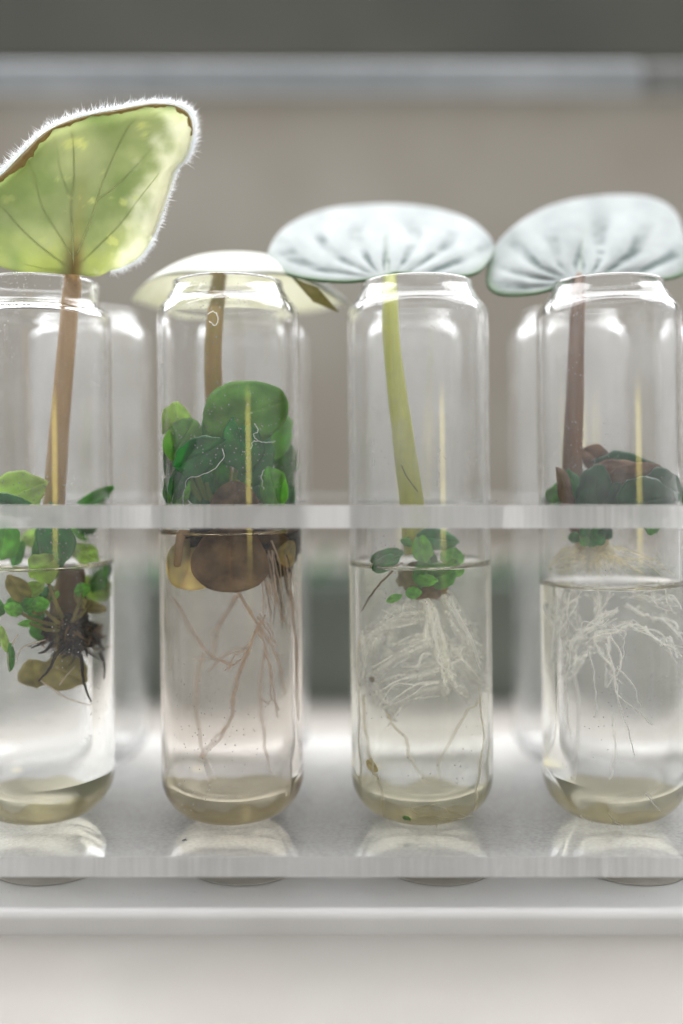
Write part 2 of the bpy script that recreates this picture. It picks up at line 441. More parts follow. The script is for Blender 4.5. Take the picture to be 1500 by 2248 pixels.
# ------------------------------------------------------------------ the acrylic rack
PITCH = 33.2
X0 = -52.0
ROWS = (0.0, PITCH)
FRONT = 20.5
COLS = range(-2, 6)
def holed_plate(name, z0, z1, rad, parent, mat, recess=None):
    """a plate with two rows of round holes (or shallow recesses)"""
    bm = bmesh.new()
    hc = PITCH / 2
    for row, yc in enumerate(ROWS):
        ylo, yhi = (-FRONT, hc) if row == 0 else (-hc, FRONT)
        angs = set(round(i * 360 / 96, 6) for i in range(96))
        for sx in (-1, 1):
            for yy in (ylo, yhi): angs.add(round(math.degrees(math.atan2(yy, sx * hc)) % 360, 6))
        angs = sorted(angs)
        for c in COLS:
            xc = X0 + c * PITCH
            rings = []
            spec = [('h', z1, rad), ('b', z1, 0), ('b', z0, 0)] if recess else None
            def circ(r, z): return [bm.verts.new(((xc + r * math.cos(R(a))) * MM, (yc + r * math.sin(R(a))) * MM, z * MM)) for a in angs]
            def box(z):
                out = []
                for a in angs:
                    ca, sa = math.cos(R(a)), math.sin(R(a))
                    tx = hc / abs(ca) if abs(ca) > 1e-9 else 1e9
                    ty = (yhi / sa if sa > 1e-9 else (ylo / sa if sa < -1e-9 else 1e9))
                    t = min(tx, ty)
                    out.append(bm.verts.new(((xc + t * ca) * MM, (yc + t * sa) * MM, z * MM)))
                return out
            n = len(angs)
            tb, th = box(z1), circ(rad, z1)
            bb = box(z0)
            def strip(a, b):
                for j in range(n):
                    k = (j + 1) % n
                    bm.faces.new((a[j], a[k], b[k], b[j]))
            strip(tb, th)
            if recess:
                rb = circ(rad, z1 - recess); strip(th, rb)
                bm.faces.new(rb)
                b0 = bm.verts.new((xc * MM, yc * MM, z0 * MM))
                for j in range(n): bm.faces.new((bb[(j + 1) % n], bb[j], b0))
            else:
                bh = circ(rad, z0); strip(th, bh); strip(bh, bb)
            for j in range(n):
                k = (j + 1) % n
                mid = (tb[j].co + tb[k].co) / 2 / MM
                outer = (row == 0 and abs(mid.y + FRONT) < 1e-3) or (row == 1 and abs(mid.y - yc - FRONT) < 1e-3)
                if c == COLS[0] and abs(mid.x - (xc - hc)) < 1e-3: outer = True
                if c == COLS[-1] and abs(mid.x - (xc + hc)) < 1e-3: outer = True
                if outer: bm.faces.new((bb[j], bb[k], tb[k], tb[j]))
    bmesh.ops.remove_doubles(bm, verts=bm.verts[:], dist=0.00002)
    bmesh.ops.recalc_face_normals(bm, faces=bm.faces[:])
    me = bpy.data.meshes.new(name); bm.to_mesh(me); bm.free()
    me.materials.append(mat)
    o = bpy.data.objects.new(name, me); COL.objects.link(o)
    o.parent = parent; me.transform(Matrix.Translation(-parent.location))
    return o
xl_, xr_ = X0 - 2.5 * PITCH, X0 + 5.5 * PITCH
rack = empty('tube_rack', (X0 + 1.5 * PITCH, PITCH / 2, -12.2))
tag(rack, 'clear acrylic rack with three dusty plates holding the glass tubes', 'tube rack')
holed_plate('upper_plate', 50.1, 53.6, 12.75, rack, M['acrylic'])
holed_plate('base_plate', -3.8, -0.7, 12.6, rack, M['acrylic_base'], recess=0.04)
xl, xr = X0 - 2.5 * PITCH, X0 + 5.5 * PITCH
bevel_box('bottom_plate', (xl_ - 4, -FRONT - .6, TABLE_Z - 2.4), (xr_ + 4, PITCH + FRONT, -8.6), M['acrylic_low'], rack, 1.5, 6)
for k in range(4):  # thin discs added as the soft dark ovals of shade under the tubes
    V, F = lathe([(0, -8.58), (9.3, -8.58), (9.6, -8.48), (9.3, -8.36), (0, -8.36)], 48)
    mesh_obj('shade_disc', [v + Vector((X0 + k * PITCH + 2.2, -2.6, 0)) if isinstance(v, Vector) else (v[0] + X0 + k * PITCH + 2.2, v[1] - 2.6, v[2]) for v in V], F, M['shade_disc'], rack)
for sx in (xl - 4.2, xr + 0.2):
    bevel_box('side_panel', (sx, -FRONT, -12.3), (sx + 4, PITCH + FRONT, 60), M['acrylic'], rack, 0.3, 2)

# dust caught on the front edges and on the plates
def grains(n, place, smin, smax):
    V, F = [], []
    for i in range(n):
        p = Vector(place()); s = rnd.uniform(smin, smax); b = len(V)
        for q in ((1, 0, 0), (-1, 0, 0), (0, 1, 0), (0, -1, 0), (0, 0, 1)):
            V.append(p + Vector(q) * s * rnd.uniform(.6, 1.3))
        F += [(b, b + 2, b + 4), (b + 2, b + 1, b + 4), (b + 1, b + 3, b + 4), (b + 3, b, b + 4)]
    return V, F
V, F = grains(2600, lambda: (rnd.uniform(-62, 62), -FRONT + abs(rnd.gauss(0, .35)), 53.6), .02, .075)
o = mesh_obj('edge_dust', V, F, M['dust'], rack, smooth=False); o['kind'] = 'stuff'
def plate_spot():
    while True:
        x, y = rnd.uniform(-62, 62), rnd.uniform(-FRONT + .2, 10)
        k = round((x - X0) / PITCH)
        if math.hypot(x - X0 - k * PITCH, y) > 12.9: return (x, y, -0.7)
V, F = grains(650, plate_spot, .02, .07)
V2, F2 = grains(260, lambda: (rnd.uniform(-60, 60), rnd.uniform(-20.3, -13), -8.6), .02, .06)
b = len(V); V += V2; F += [tuple(i + b for i in f) for f in F2]
o = mesh_obj('plate_dust', V, F, M['dust'], rack, smooth=False); o['kind'] = 'stuff'
p = px3(405, 1826, 167)
V, F = grains(9, lambda: (p.x + rnd.gauss(0, .25), -12.0 + rnd.gauss(0, .2) - 1.3, -0.65), .1, .28)
cr = mesh_obj('crumb', [Vector(v) for v in V], F, M['dark_root'], None, smooth=False)
tag(cr, 'tiny dark crumb on the base plate by the tube with brown leaves', 'crumb')

# ------------------------------------------------------------------ the tubes and their water
ROUT, RIN, ZIN = 12.3, 11.35, 1.5
def arc(cx, cz, r, a0, a1, n):
    return [(cx + r * math.cos(R(a0 + (a1 - a0) * i / n)), cz + r * math.sin(R(a0 + (a1 - a0) * i / n))) for i in range(n + 1)]
def outer_profile(straight):
    P = [(0, 0.5), (3, 0.25), (4.6, 0.0)] + arc(ROUT - 7.2, 7.2, 7.2, -84, 0, 16)
    P += [(ROUT, 20), (ROUT, 45), (ROUT, 70), (ROUT, 84.6)]
    if straight:
        P += arc(10.6, 86.0, 1.7, 0, 62, 6) + [(10.75, 87.9), (10.3, 88.5), (10.15, 89.0), (10.15, 90.5)] + arc(9.75, 91.9, .55, -10, 90, 5)
    else:
        P += arc(9.0, 86.4, 3.3, 2, 52, 8) + [(10.85, 89.25), (10.65, 89.6), (10.45, 90.0), (10.0, 90.7), (9.75, 91.2), (9.6, 91.7)] + arc(9.15, 92.1, .45, -10, 90, 5)
    return P
def inner_profile(straight):
    P = [(0, ZIN - .5), (4, ZIN - .35)] + arc(RIN - 6.3, ZIN + 6.1, 6.3, -80, 0, 16)
    P += [(RIN, 20), (RIN, 45), (RIN, 70), (RIN, 84.4)]
    if straight:
        P += arc(10.0, 85.6, 1.35, 0, 60, 5) + [(9.7, 87.6), (9.25, 88.3), (9.15, 88.9), (9.1, 90.5)] + arc(9.62, 91.9, .5, 190, 100, 4)
    else:
        P += arc(8.5, 86.1, 2.85, 2, 52, 7) + [(10.05, 88.7), (9.85, 89.0), (9.7, 89.4), (9.1, 90.4), (8.8, 91.0), (8.6, 91.7)] + arc(9.02, 92.1, .42, 190, 100, 4)
    return P
def cut_below(P, z):
    out = []
    for a, b in zip(P, P[1:]):
        if a[1] <= z: out.append(a)
        if a[1] <= z < b[1]:
            f = (z - a[1]) / (b[1] - a[1]); out.append((a[0] + (b[0] - a[0]) * f, z)); break
    return out
def cut_above(P, z):
    out = []
    for a, b in zip(P, P[1:]):
        if a[1] <= z < b[1]:
            f = (z - a[1]) / (b[1] - a[1]); out.append((a[0] + (b[0] - a[0]) * f, z))
        if b[1] > z: out.append(b)
    return out
def make_tube(loc, lean, mat, straight, water, wmats, label, group, wlabel):
    n = 128
    if water: inner = cut_above(inner_profile(straight), water)
    else: inner = inner_profile(straight)
    P = outer_profile(straight) + inner[::-1]
    V, F = lathe(P, n)
    o = mesh_obj('test_tube', V, F, mat)
    o.location = Vector(loc) * MM; o.rotation_euler = lean
    tag(o, label, 'test tube', group)
    if water:
        A = cut_below(inner_profile(straight), water)
        men = [(RIN - .06, water - .25), (RIN - .2, water - .55), (RIN - .5, water - .85), (RIN - .95, water - 1.05), (RIN - 1.8, water - 1.15), (5, water - 1.18), (0, water - 1.18)]
        V, F = lathe(A, n); nf = len(F)
        V2, F2 = lathe([A[-1]] + men, n); b = len(V)
        V += V2; F += [tuple(i + b for i in f) for f in F2]
        wo = mesh_obj('water', V, F, None, mats=wmats, fmat=[0] * nf + [1] * len(F2))
        wo.location = o.location; wo.rotation_euler = lean
        tag(wo, wlabel, 'water', 'water in the tubes')
        prof = [(r - .12, z + .1) for r, z in cut_below(inner_profile(straight), ZIN + 3.6)]
        V, F = lathe(prof + [(r - .35, z + .22) for r, z in prof[::-1] if r > 1] + [(0, prof[0][1] + .3)], 64)
        V = [(x * (1 + .01 * noise.noise(Vector((x, y, z)))), y, z - (2.4 * max(0, .25 + noise.noise(Vector((x * .3, y * .3, loc[0])))) * (z - ZIN - 1.2) / 2.4 if z > ZIN + 1.2 else 0)) for x, y, z in V]
        so = mesh_obj('sediment', V, F, M['sediment'])
        so.parent = wo
    return o
def water_mats(name, tint):
    return [glass_mat(name + '_against_glass', 1.333 / 1.5, tint), glass_mat(name + '_surface', 1.333, (1, 1, 1))]
WM = [water_mats('clear_water', (0.985, 0.985, 0.965)), water_mats('brownish_water', (0.955, 0.905, 0.855)),
      water_mats('yellowish_water', (0.98, 0.978, 0.92)), water_mats('pale_water', (0.985, 0.985, 0.965))]
GM = [glass_mat('scratched_glass', 1.5, (1, 1, 1), 0.05, 0.75, 0.004, 0.3), glass_mat('glass_with_specks', 1.5, (1, 1, 1), 0.035, 0.55, 0.002, 1.1),
      glass_mat('misted_glass', 1.5, (1, 1, 1), 0.22, 0.35, 0.03, 2.3), glass_mat('dusty_glass', 1.5, (1, 1, 1), 0.12, 0.45, 0.012, 3.9)]
LV = [44.2, 50.0, 44.4, 41.0]
tl = ['glass tube with straight neck holding the upright variegated leaf on its tan stem',
      'glass tube crowded with green leaflets above a round brown leaf',
      'misted glass tube holding the lime green stem over a cage of white roots',
      'glass tube holding the reddish brown stem with dark leaves at its foot']
wlb = ['clear water round the black roots and small green leaves',
       'brownish water under the round brown leaf',
       'yellowish water round the white root cage below the lime stem',
       'clear water round white roots below the reddish stem']
lean = [R(-0.45), R(-0.62), R(-0.62), R(-0.85)]
for k in range(4):
    x = (AX[k][1] - 750) * EYE_D / FPX
    make_tube((x, 0, -0.69), (0, lean[k], 0), GM[k], k == 0, LV[k], WM[k], tl[k], 'tubes in the front row', wlb[k])
MB = glass_mat('back_glass', 1.5, (1, 1, 1), 0.16, 0, 0.03, 5.0)
bl = ['blurred empty tube in the back row just right of the tan stemmed tube',
      'blurred empty tube in the back row behind the tube of green leaflets',
      'blurred empty tube in the back row behind the misted tube',
      'blurred empty tube in the back row just left of the reddish stemmed tube',
      'blurred empty tube in the back row at the right edge of the photo']
first = None
for k in range(5):
    x = X0 + k * PITCH
    if first is None:
        first = make_tube((x, PITCH, -0.69), (0, 0, 0), MB, False, 0, None, bl[0], 'tubes in the back row', None)
    else:
        o = first.copy(); COL.objects.link(o)
        o.location = Vector((x + rnd.uniform(-.2, .2), PITCH, -0.69)) * MM
        o.rotation_euler = (0, R(rnd.uniform(-.6, .3)), 0); o['label'] = bl[k]

# ------------------------------------------------------------------ plant builders
def stem(pts3, rads, mat, parent, name='stem', n=14, seg=40, wob=.06):
    c = catmull([(*p, r) for p, r in zip(pts3, rads)], seg)
    V, F = tube_geo([Vector(q[:3]) for q in c], [max(.02, q[3]) for q in c], n, wob=wob, seed=rnd.uniform(0, 50))
    return mesh_obj(name, V, F, mat, parent)
def polar(outline, center, depth, rings, nout, col=None):
    """closed outline in photo pixels -> curved sheet; depth(px, py, r) in mm"""
    oc = catmull(outline, nout, True)
    V, F, C = [], [], []
    V.append(px3(center[0], center[1], depth(center[0], center[1], 0)))
    if col: C.append(col(center[0], center[1], 0))
    for i in range(1, rings + 1):
        r = i / rings
        for q in oc:
            x, y = center[0] + r * (q[0] - center[0]), center[1] + r * (q[1] - center[1])
            V.append(px3(x, y, depth(x, y, r)))
            if col: C.append(col(x, y, r))
    for j in range(nout):
        k = (j + 1) % nout
        F.append((0, 1 + k, 1 + j))
        for i in range(rings - 1):
            a = 1 + i * nout
            F.append((a + j, a + k, a + nout + k, a + nout + j))
    return V, F, C
def solid(o, t):
    m = o.modifiers.new('thickness', 'SOLIDIFY'); m.thickness = t * MM; m.offset = 0
    return o
def leaflet(c, length, width, ang, mat, parent, nod=0.0, turn=0.0, cup=.45, name='leaf', wave=.09, t=.28, label=None, point=None, curl=None, fade=None):
    """oval cupped leaf centred at c; ang = direction of its tip in the picture plane (deg), nod/turn = tilts"""
    V, F, C = [], [], []; n, m = 44, 10
    ld = Vector((math.cos(R(ang)), 0, math.sin(R(ang))))
    nd = Vector((0, -1, 0))
    rot = Matrix.Rotation(R(turn), 3, 'Z') @ Matrix.Rotation(R(nod), 3, 'X')
    ld = rot @ ld; nd = rot @ nd
    wd = nd.cross(ld).normalized()
    ph, sd = rnd.uniform(0, 6), rnd.uniform(0, 60)
    if mat.name.startswith(('brown', 'cream', 'fuzzy')): point = 0.0; curl = .1; wave *= .3
    point = rnd.uniform(.05, .4) if point is None else point
    curl = rnd.uniform(-.25, .5) if curl is None else curl
    fold = rnd.uniform(.0, .35)
    fade = rnd.uniform(-.45, .45) if fade is None else fade
    def pt(r, a):
        u, v = r * math.cos(a), r * math.sin(a)
        taper = 1 - .18 * u
        if u > .3: taper *= 1 - point * ((u - .3) / .7) ** 2
        if u < -.6 and point > 0: taper *= 1 - .55 * ((-.6 - u) / .4)
        e = 1 + (.3 if point == 0 else 1) * (.035 * math.sin(5 * a + ph) + .025 * math.sin(11 * a + 2 * ph)) * r ** 3
        h = -cup * (u * u * .4 + v * v * .8) - curl * u * abs(u) + fold * abs(v) + wave * (math.sin(3 * a + ph) + .5 * math.sin(5 * a - ph)) * r * r * r
        sv = math.cos((u - .55 * abs(v)) * 17)
        vein = math.exp(-(v / (.045 + .02 * (1 - u))) ** 2) + .35 * max(0., sv) ** 6 * clamp(abs(v) * 4) * clamp((1 - r) * 4)
        h += .10 * vein * -.5
        k_ = (1 + .5 * noise.noise(Vector((u * 2.2 + sd, v * 2.2, 0)))) * (1 + fade * u) * 1.2  # mottle, plus light-to-dark shading painted along the blade
        g = lerp3((k_, k_, k_), (1.55, 1.4, 1.45), .5 * clamp(vein))
        if r > .93: g = lerp3(g, (1.5, 1.35, 1.3), .5)  # rim painted paler to imitate edges glowing in the light
        C.append(g)
        return Vector(c) + ld * (u * e * length / 2) + wd * (v * e * taper * width / 2) + nd * (h * width / 2)
    V.append(pt(0, 0))
    for i in range(1, m + 1):
        for j in range(n): V.append(pt(i / m, 2 * math.pi * j / n))
    for j in range(n):
        k = (j + 1) % n; F.append((0, 1 + j, 1 + k))
        for i in range(m - 1):
            a = 1 + i * n; F.append((a + j, a + n + j, a + n + k, a + k))
    o = solid(mesh_obj(name, V, F, mat, parent, col=C), t)
    if label: o['label'] = label
    return o
def root(k, pts, r0, r1, mat, parent, wet=True, name='root', seg=None, jit=.12):
    """pts: (px, py, t)"""
    P = [in_tube(k, x, y, t, wet) for x, y, t in pts]
    c = catmull(P, seg or max(12, 6 * len(pts)))
    m = len(c); s = rnd.uniform(0, 99)
    Q = []
    for i, q in enumerate(c):
        j = Vector((noise.noise(Vector((i * .35, s, 0))), noise.noise(Vector((i * .35, s, 7))), noise.noise(Vector((i * .35, s, 3))))) * jit
        Q.append(Vector(q) + j)
    V, F = tube_geo(Q, [r0 + (r1 - r0) * i / (m - 1) for i in range(m)], 7)
    return mesh_obj(name, V, F, mat, parent)
m_, nt_, out_ = new_mat('root_hair_fuzz')
d_ = N(nt_, 'ShaderNodeBsdfDiffuse'); d_.inputs[0].default_value = (1.0, 1.0, 0.98, 1)
e_ = N(nt_, 'ShaderNodeBsdfTranslucent'); e_.inputs[0].default_value = (1.0, 1.0, 0.98, 1)
t_ = N(nt_, 'ShaderNodeBsdfTransparent')
y_ = N(nt_, 'ShaderNodeMixShader'); y_.inputs[0].default_value = .5
L(nt_, d_.outputs[0], y_.inputs[1]); L(nt_, e_.outputs[0], y_.inputs[2])
x_ = N(nt_, 'ShaderNodeMixShader')
L(nt_, ramp(nt_, nz(nt_, coords(nt_), 900, 4, .7), [(0.3, 0.58), (0.75, 0.92)]), x_.inputs[0])
L(nt_, y_.outputs[0], x_.inputs[1]); L(nt_, t_.outputs[0], x_.inputs[2]); L(nt_, x_.outputs[0], out_.inputs[0])
M['fuzz'] = m_
def fuzzy(k, pts, r, parent, wet=True):
    P = [in_tube(k, x, y, t, wet) for x, y, t in pts]
    c = catmull(P, 6 * len(pts)); m = len(c)
    V, F = tube_geo(c, [r * (.5 + .5 * math.sin(math.pi * min(1, .15 + i / m))) for i in range(m)], 9, wob=.12, seed=rnd.uniform(0, 50))
    mesh_obj('root_hairs', V, F, M['fuzz'], parent)
def hairs(spots, mat, parent, r=.022, name='hair'):
    """spots: (point, direction * length)"""
    V, F = [], []
    for p, d in spots:
        bend = Vector((rnd.gauss(0, .18), rnd.gauss(0, .18), rnd.gauss(0, .18))) * d.length
        a = d.orthogonal().normalized(); b_ = d.normalized().cross(a); b = len(V)
        for pos, rr in ((p, r), (p + d * .5 + bend * .3, r * .8)):
            for q in range(3):
                V.append(pos + (a * math.cos(q * 2.094) + b_ * math.sin(q * 2.094)) * rr)
        V.append(p + d + bend)
        for q in range(3):
            z = (q + 1) % 3
            F += [(b + q, b + z, b + 3 + z, b + 3 + q), (b + 3 + q, b + 3 + z, b + 6)]
    o = mesh_obj(name, V, F, mat, parent, smooth=False); o['kind'] = 'stuff'
    return o
def lerp3(a, b, f): return tuple(a[i] + (b[i] - a[i]) * f for i in range(3))
def clamp(x, a=0., b=1.): return max(a, min(b, x))
def fbm(x, y, s, seed=0): return noise.fractal(Vector((x / s, y / s, seed)), 1.0, 2.0, 4)

def T(k, px, py, t=0., wet=False): return in_tube(k, px, py, t, wet)
def lf(k, px, py, t, l, w, ang, mat, parent, wet=False, **kw):
    """leaf sized in photo pixels"""
    s = (EYE_D - t) / FPX
    q = 1 / 1.3 if wet else 1
    return leaflet(T(k, px, py, t, wet), l * s * (q if abs(math.cos(R(ang))) > .7 else 1), w * s * (q if abs(math.cos(R(ang))) < .7 else 1), ang, M[mat], parent, **kw)

# ------------------------------------------------------------------ plant 1: upright variegated leaf
p1 = empty('leaf_cutting', T(0, 150, 1400, 0))
tag(p1, 'cutting with one upright hairy variegated leaf on a tan stem and black roots', 'plant cutting', 'cuttings rooting in the tubes')
def d1(x, y, r):
    return 170.6 - 2.2 * math.exp(-((x - 165) / 60) ** 2) + 3.0 * ((x - 165) / 230) ** 2 + (600 - y) * .004 + .5 * math.sin(x * .035 + y * .02) * r - 1.8 * clamp((r - .86) / .14) ** 2 * (1 if y < 520 else 0) + 4.0 * clamp((y - 480) / 120) ** 1.5
out1 = [(160, 602), (60, 597), (5, 586), (-60, 560), (-120, 500), (-110, 450), (-50, 415), (0, 388), (48, 340), (105, 288), (180, 258), (270, 240), (340, 229), (392, 236), (417, 258),
        (421, 300), (408, 345), (384, 375), (368, 425), (350, 478), (330, 530), (306, 564), (272, 584), (240, 594), (212, 607)]
def c1(x, y, r):
    g = lerp3((0.40, 0.475, 0.25), (0.56, 0.60, 0.39), clamp(.5 + .9 * fbm(x, y, 120, 3)))
    yl = clamp((r - .55) / .4) * clamp(.55 + .8 * fbm(x, y, 60, 5))
    edge = clamp((x - (222 + (600 - y) * .37)) / 75 + .6 * fbm(x, y, 45, 9))      # pale right margin
    g = lerp3(g, (0.62, 0.66, 0.26), .55 * clamp((y - 500) / 90) * clamp(.7 + fbm(x, y, 50, 1)))
    g = lerp3(g, (0.86, 0.86, 0.74), clamp(edge * 1.2))
    s = fbm(x, y, 42, 12) - .12
    g = lerp3(g, (0.72, 0.74, 0.40), .8 * clamp((s - .38) * 5) * (1 if x > 120 else .4))
    ax = abs(x - (163 + .08 * (600 - y))) / (16 + .06 * (600 - y))
    if y > 330: g = lerp3(g, (0.52, 0.47, 0.24), .55 * clamp(1 - ax) * clamp((y - 330) / 200))
    if y > 520: g = lerp3(g, (0.30, 0.19, 0.08), .7 * clamp(1.2 - ax) * clamp((y - 520) / 60))
    return g
V, F, C = polar(out1, (165, 470), d1, 40, 150, c1)
lf1 = solid(mesh_obj('leaf', V, F, M['big_leaf'], p1, col=C), .35)
lf1['label'] = 'large upright leaf, green with cream margin'
for pts, r in ((((163, 590), (160, 520), (158, 450), (163, 380), (160, 300), (155, 262)), .42), (((158, 560), (125, 505), (92, 450), (78, 390), (60, 350)), .3),
               (((150, 585), (95, 545), (45, 500), (5, 455), (-30, 440)), .3), (((168, 560), (200, 480), (225, 400), (270, 300), (300, 255)), .3),
               (((172, 580), (215, 540), (265, 490), (310, 430), (350, 380)), .24), (((150, 592), (100, 590), (55, 580)), .2),
               (((155, 430), (135, 380), (128, 330), (120, 295)), .18), (((212, 440), (265, 400), (320, 340), (370, 280)), .18)):
    c = catmull(pts, 26)
    V, F = tube_geo([px3(x, y, d1(x, y, .5) - .05) for x, y in c], [max(.05, .7 * r * (1 - .75 * i / 26)) for i in range(27)], 8)
    mesh_obj('vein', V, F, M['vein'], lf1)
# brown rolled edge, white hairy margin
oc = catmull(out1, 300, True)
edge = [(x, y) for x, y in oc]
def seg_between(a, b):
    ia = min(range(300), key=lambda i: math.hypot(edge[i][0] - a[0], edge[i][1] - a[1]))
    ib = min(range(300), key=lambda i: math.hypot(edge[i][0] - b[0], edge[i][1] - b[1]))
    out = []; i = ia
    while i != ib: out.append(edge[i]); i = (i + 1) % 300
    return out
top = seg_between((-50, 415), (421, 300))
V, F = [], []
for i, (x, y) in enumerate(top):
    f = i / len(top)
    wd = 5 + 13 * clamp(1 - abs(f - .22) / .18) + 9 * fbm(x, y, 26, 4) + 3 * fbm(x, y, 8, 2)
    dx, dy = x - 165, y - 470; l = math.hypot(dx, dy); dx, dy = dx / l, dy / l
    for q in (0, .5, 1):
        V.append(px3(x - dx * wd * q, y - dy * wd * q, d1(x, y, 1) - .35 + (.25 if q != .5 else -.1)))
for i in range(len(top) - 1):
    for q in (0, 1): a = i * 3 + q; F.append((a, a + 1, a + 4, a + 3))
solid(mesh_obj('leaf_edge', V, F, M['leaf_scorch'], lf1), .2)
mar = seg_between((-50, 415), (240, 594))
def mpos(i):
    x, y = mar[i]; f = i / len(mar)
    dx, dy = x - 165, y - 470; l = math.hypot(dx, dy)
    o_ = 6 if f < .62 else 2
    return Vector((x + dx / l * o_, y + dy / l * o_)), Vector((dx / l, dy / l)), f
Q, RR = [], []
for i in range(len(mar)):
    c, d, f = mpos(i); Q.append(px3(c.x, c.y, d1(c.x, c.y, 1) + .3)); RR.append((.30 if f < .58 else .14) * clamp((1 - f) * 6, .2, 1) * (1 + .15 * fbm(c.x, c.y, 14)))
V, F = tube_geo(Q, RR, 10, wob=.2)
mesh_obj('leaf_margin', V, F, M['hair'], lf1)
sp = []
for i in range(5500):
    j = rnd.randrange(len(mar)); c, d, f = mpos(j)
    a = rnd.gauss(0, .55)
    dd = Vector((d.x * math.cos(a) - d.y * math.sin(a), d.x * math.sin(a) + d.y * math.cos(a)))
    ln = rnd.choice((.4, .5, .7, .9, 1.4)) * rnd.uniform(.7, 1.2) * (1 if f < .62 else .75)
    p = px3(c.x + rnd.uniform(-6, 5) * d.x, c.y + rnd.uniform(-6, 5) * d.y, d1(c.x, c.y, 1) + rnd.uniform(-.2, .7))
    sp.append((p, Vector((dd.x, rnd.uniform(-.6, .6), -dd.y)).normalized() * ln))
hairs(sp, M['hair'], lf1, .028)
spts = [(162, 440, 11.3), (161, 515, 10.9), (160, 570, 9.3), (158, 600, 7.9), (155, 650, 5.5), (146, 760, 4.5), (133, 900, 4), (124, 1020, 3.5), (118, 1115, 3), (118, 1200, 2)]
st1 = stem([T(0, x, y, t) for x, y, t in spts], [.15, .55, 1.05, 1.35, 1.45, 1.5, 1.6, 1.75, 1.9, 1.8], M['stem_tan'], p1)
sp = []
for i in range(900):
    f = rnd.uniform(.3, .92) * (len(spts) - 2); k_ = int(f); u = f - k_
    A, B = T(0, *spts[k_]), T(0, *spts[k_ + 1]); a = rnd.uniform(0, 6.28)
    d = Vector((math.cos(a), math.sin(a), rnd.uniform(-.5, .5))).normalized()
    sp.append((A.lerp(B, u) + d * 1.45, d * rnd.uniform(.3, .7)))
hairs(sp, M['hair'], st1, .016)
stem([T(0, x, y, t, True) for x, y, t in ((160, 1250, 2), (152, 1300, 1), (150, 1350, 1), (150, 1395, 1))], [1.7, 2.2, 2.6, 2.2], M['brown_root'], p1, 'crown')
k = 0
for a in ((40, 1082, 7, 130, 95, 20, 'green_pale'), (28, 1108, 9, 110, 42, 160, 'green_dark'), (205, 1098, 4, 110, 34, 35, 'green_mid'), (10, 1185, 6, 90, 70, 80, 'green_fresh')):
    lf(k, *a[:6], a[6], p1, nod=rnd.uniform(-15, 15), turn=rnd.uniform(-25, 25))
for a in ((118, 1175, 9, 150, 80, 100, 'green_dark'), (185, 1215, 3, 70, 46, 150, 'green_pale'), (40, 1215, 2, 60, 26, 70, 'green_mid')):
    lf(k, *a[:6], a[6], p1, nod=rnd.uniform(-15, 15), turn=rnd.uniform(-15, 15))
for a in ((95, 1246, 9.2, 84, 68, 35, 'green_pale'), (182, 1294, 7, 46, 32, 15, 'green_fresh'), (88, 1326, 8, 44, 32, 10, 'green_fresh'), (30, 1336, 7, 50, 30, 160, 'green_fresh'), (120, 1306, 6, 24, 18, 60, 'green_mid'),
          (60, 1366, 6, 44, 16, 185, 'green_fresh'), (40, 1290, 4, 70, 50, 120, 'olive_leaf'), (205, 1330, 1, 90, 30, -15, 'olive_leaf'), (225, 1270, 0, 70, 40, 60, 'green_mid'), (205, 1290, -5, 80, 60, 10, 'green_pale'),
          (140, 1470, 2, 110, 76, -30, 'olive_leaf'), (75, 1470, 0, 60, 70, 100, 'olive_leaf'), (25, 1440, 5, 16, 60, 0, 'green_mid'), (90, 1380, 3, 60, 40, 140, 'green_mid'), (240, 1250, -2, 30, 30, 10, 'green_black'), (10, 1400, 3, 60, 20, 100, 'green_pale'), (-20, 1330, 4, 60, 60, 100, 'green_mid')):
    lf(k, *a[:6], a[6], p1, wet=True, nod=rnd.uniform(-20, 20), turn=rnd.uniform(-20, 20))
for i in range(26):
    y = rnd.uniform(1235, 1350); x = 120 + rnd.gauss(0, 62)
    lf(k, x, y, rnd.uniform(-6, 7), rnd.uniform(24, 62), rnd.uniform(20, 42), rnd.uniform(20, 160), rnd.choice(('green_fresh', 'green_mid', 'green_pale', 'olive_leaf', 'green_dark', 'olive_leaf')), p1, wet=True, nod=rnd.uniform(-30, 30), turn=rnd.uniform(-30, 30), point=.08)
for i in range(9):
    lf(k, 120 + rnd.gauss(0, 65), rnd.uniform(1150, 1215), rnd.uniform(-6, 6), rnd.uniform(40, 90), rnd.uniform(30, 52), rnd.uniform(30, 150), rnd.choice(('green_fresh', 'green_mid', 'green_pale', 'green_dark')), p1, nod=rnd.uniform(-25, 25), turn=rnd.uniform(-25, 25), point=.1)
for (x0, y0, x1, y1) in ((150, 1380, 182, 1300), (140, 1370, 92, 1330), (130, 1370, 40, 1340), (145, 1370, 100, 1260), (135, 1380, 66, 1366), (160, 1360, 205, 1320)):
    root(k, [(x0, y0, 4), ((x0 + x1) / 2, (y0 + y1) / 2 + 6, 6), (x1, y1, 7)], .35, .25, M['olive_flat'], p1, name='leaf_stalk')
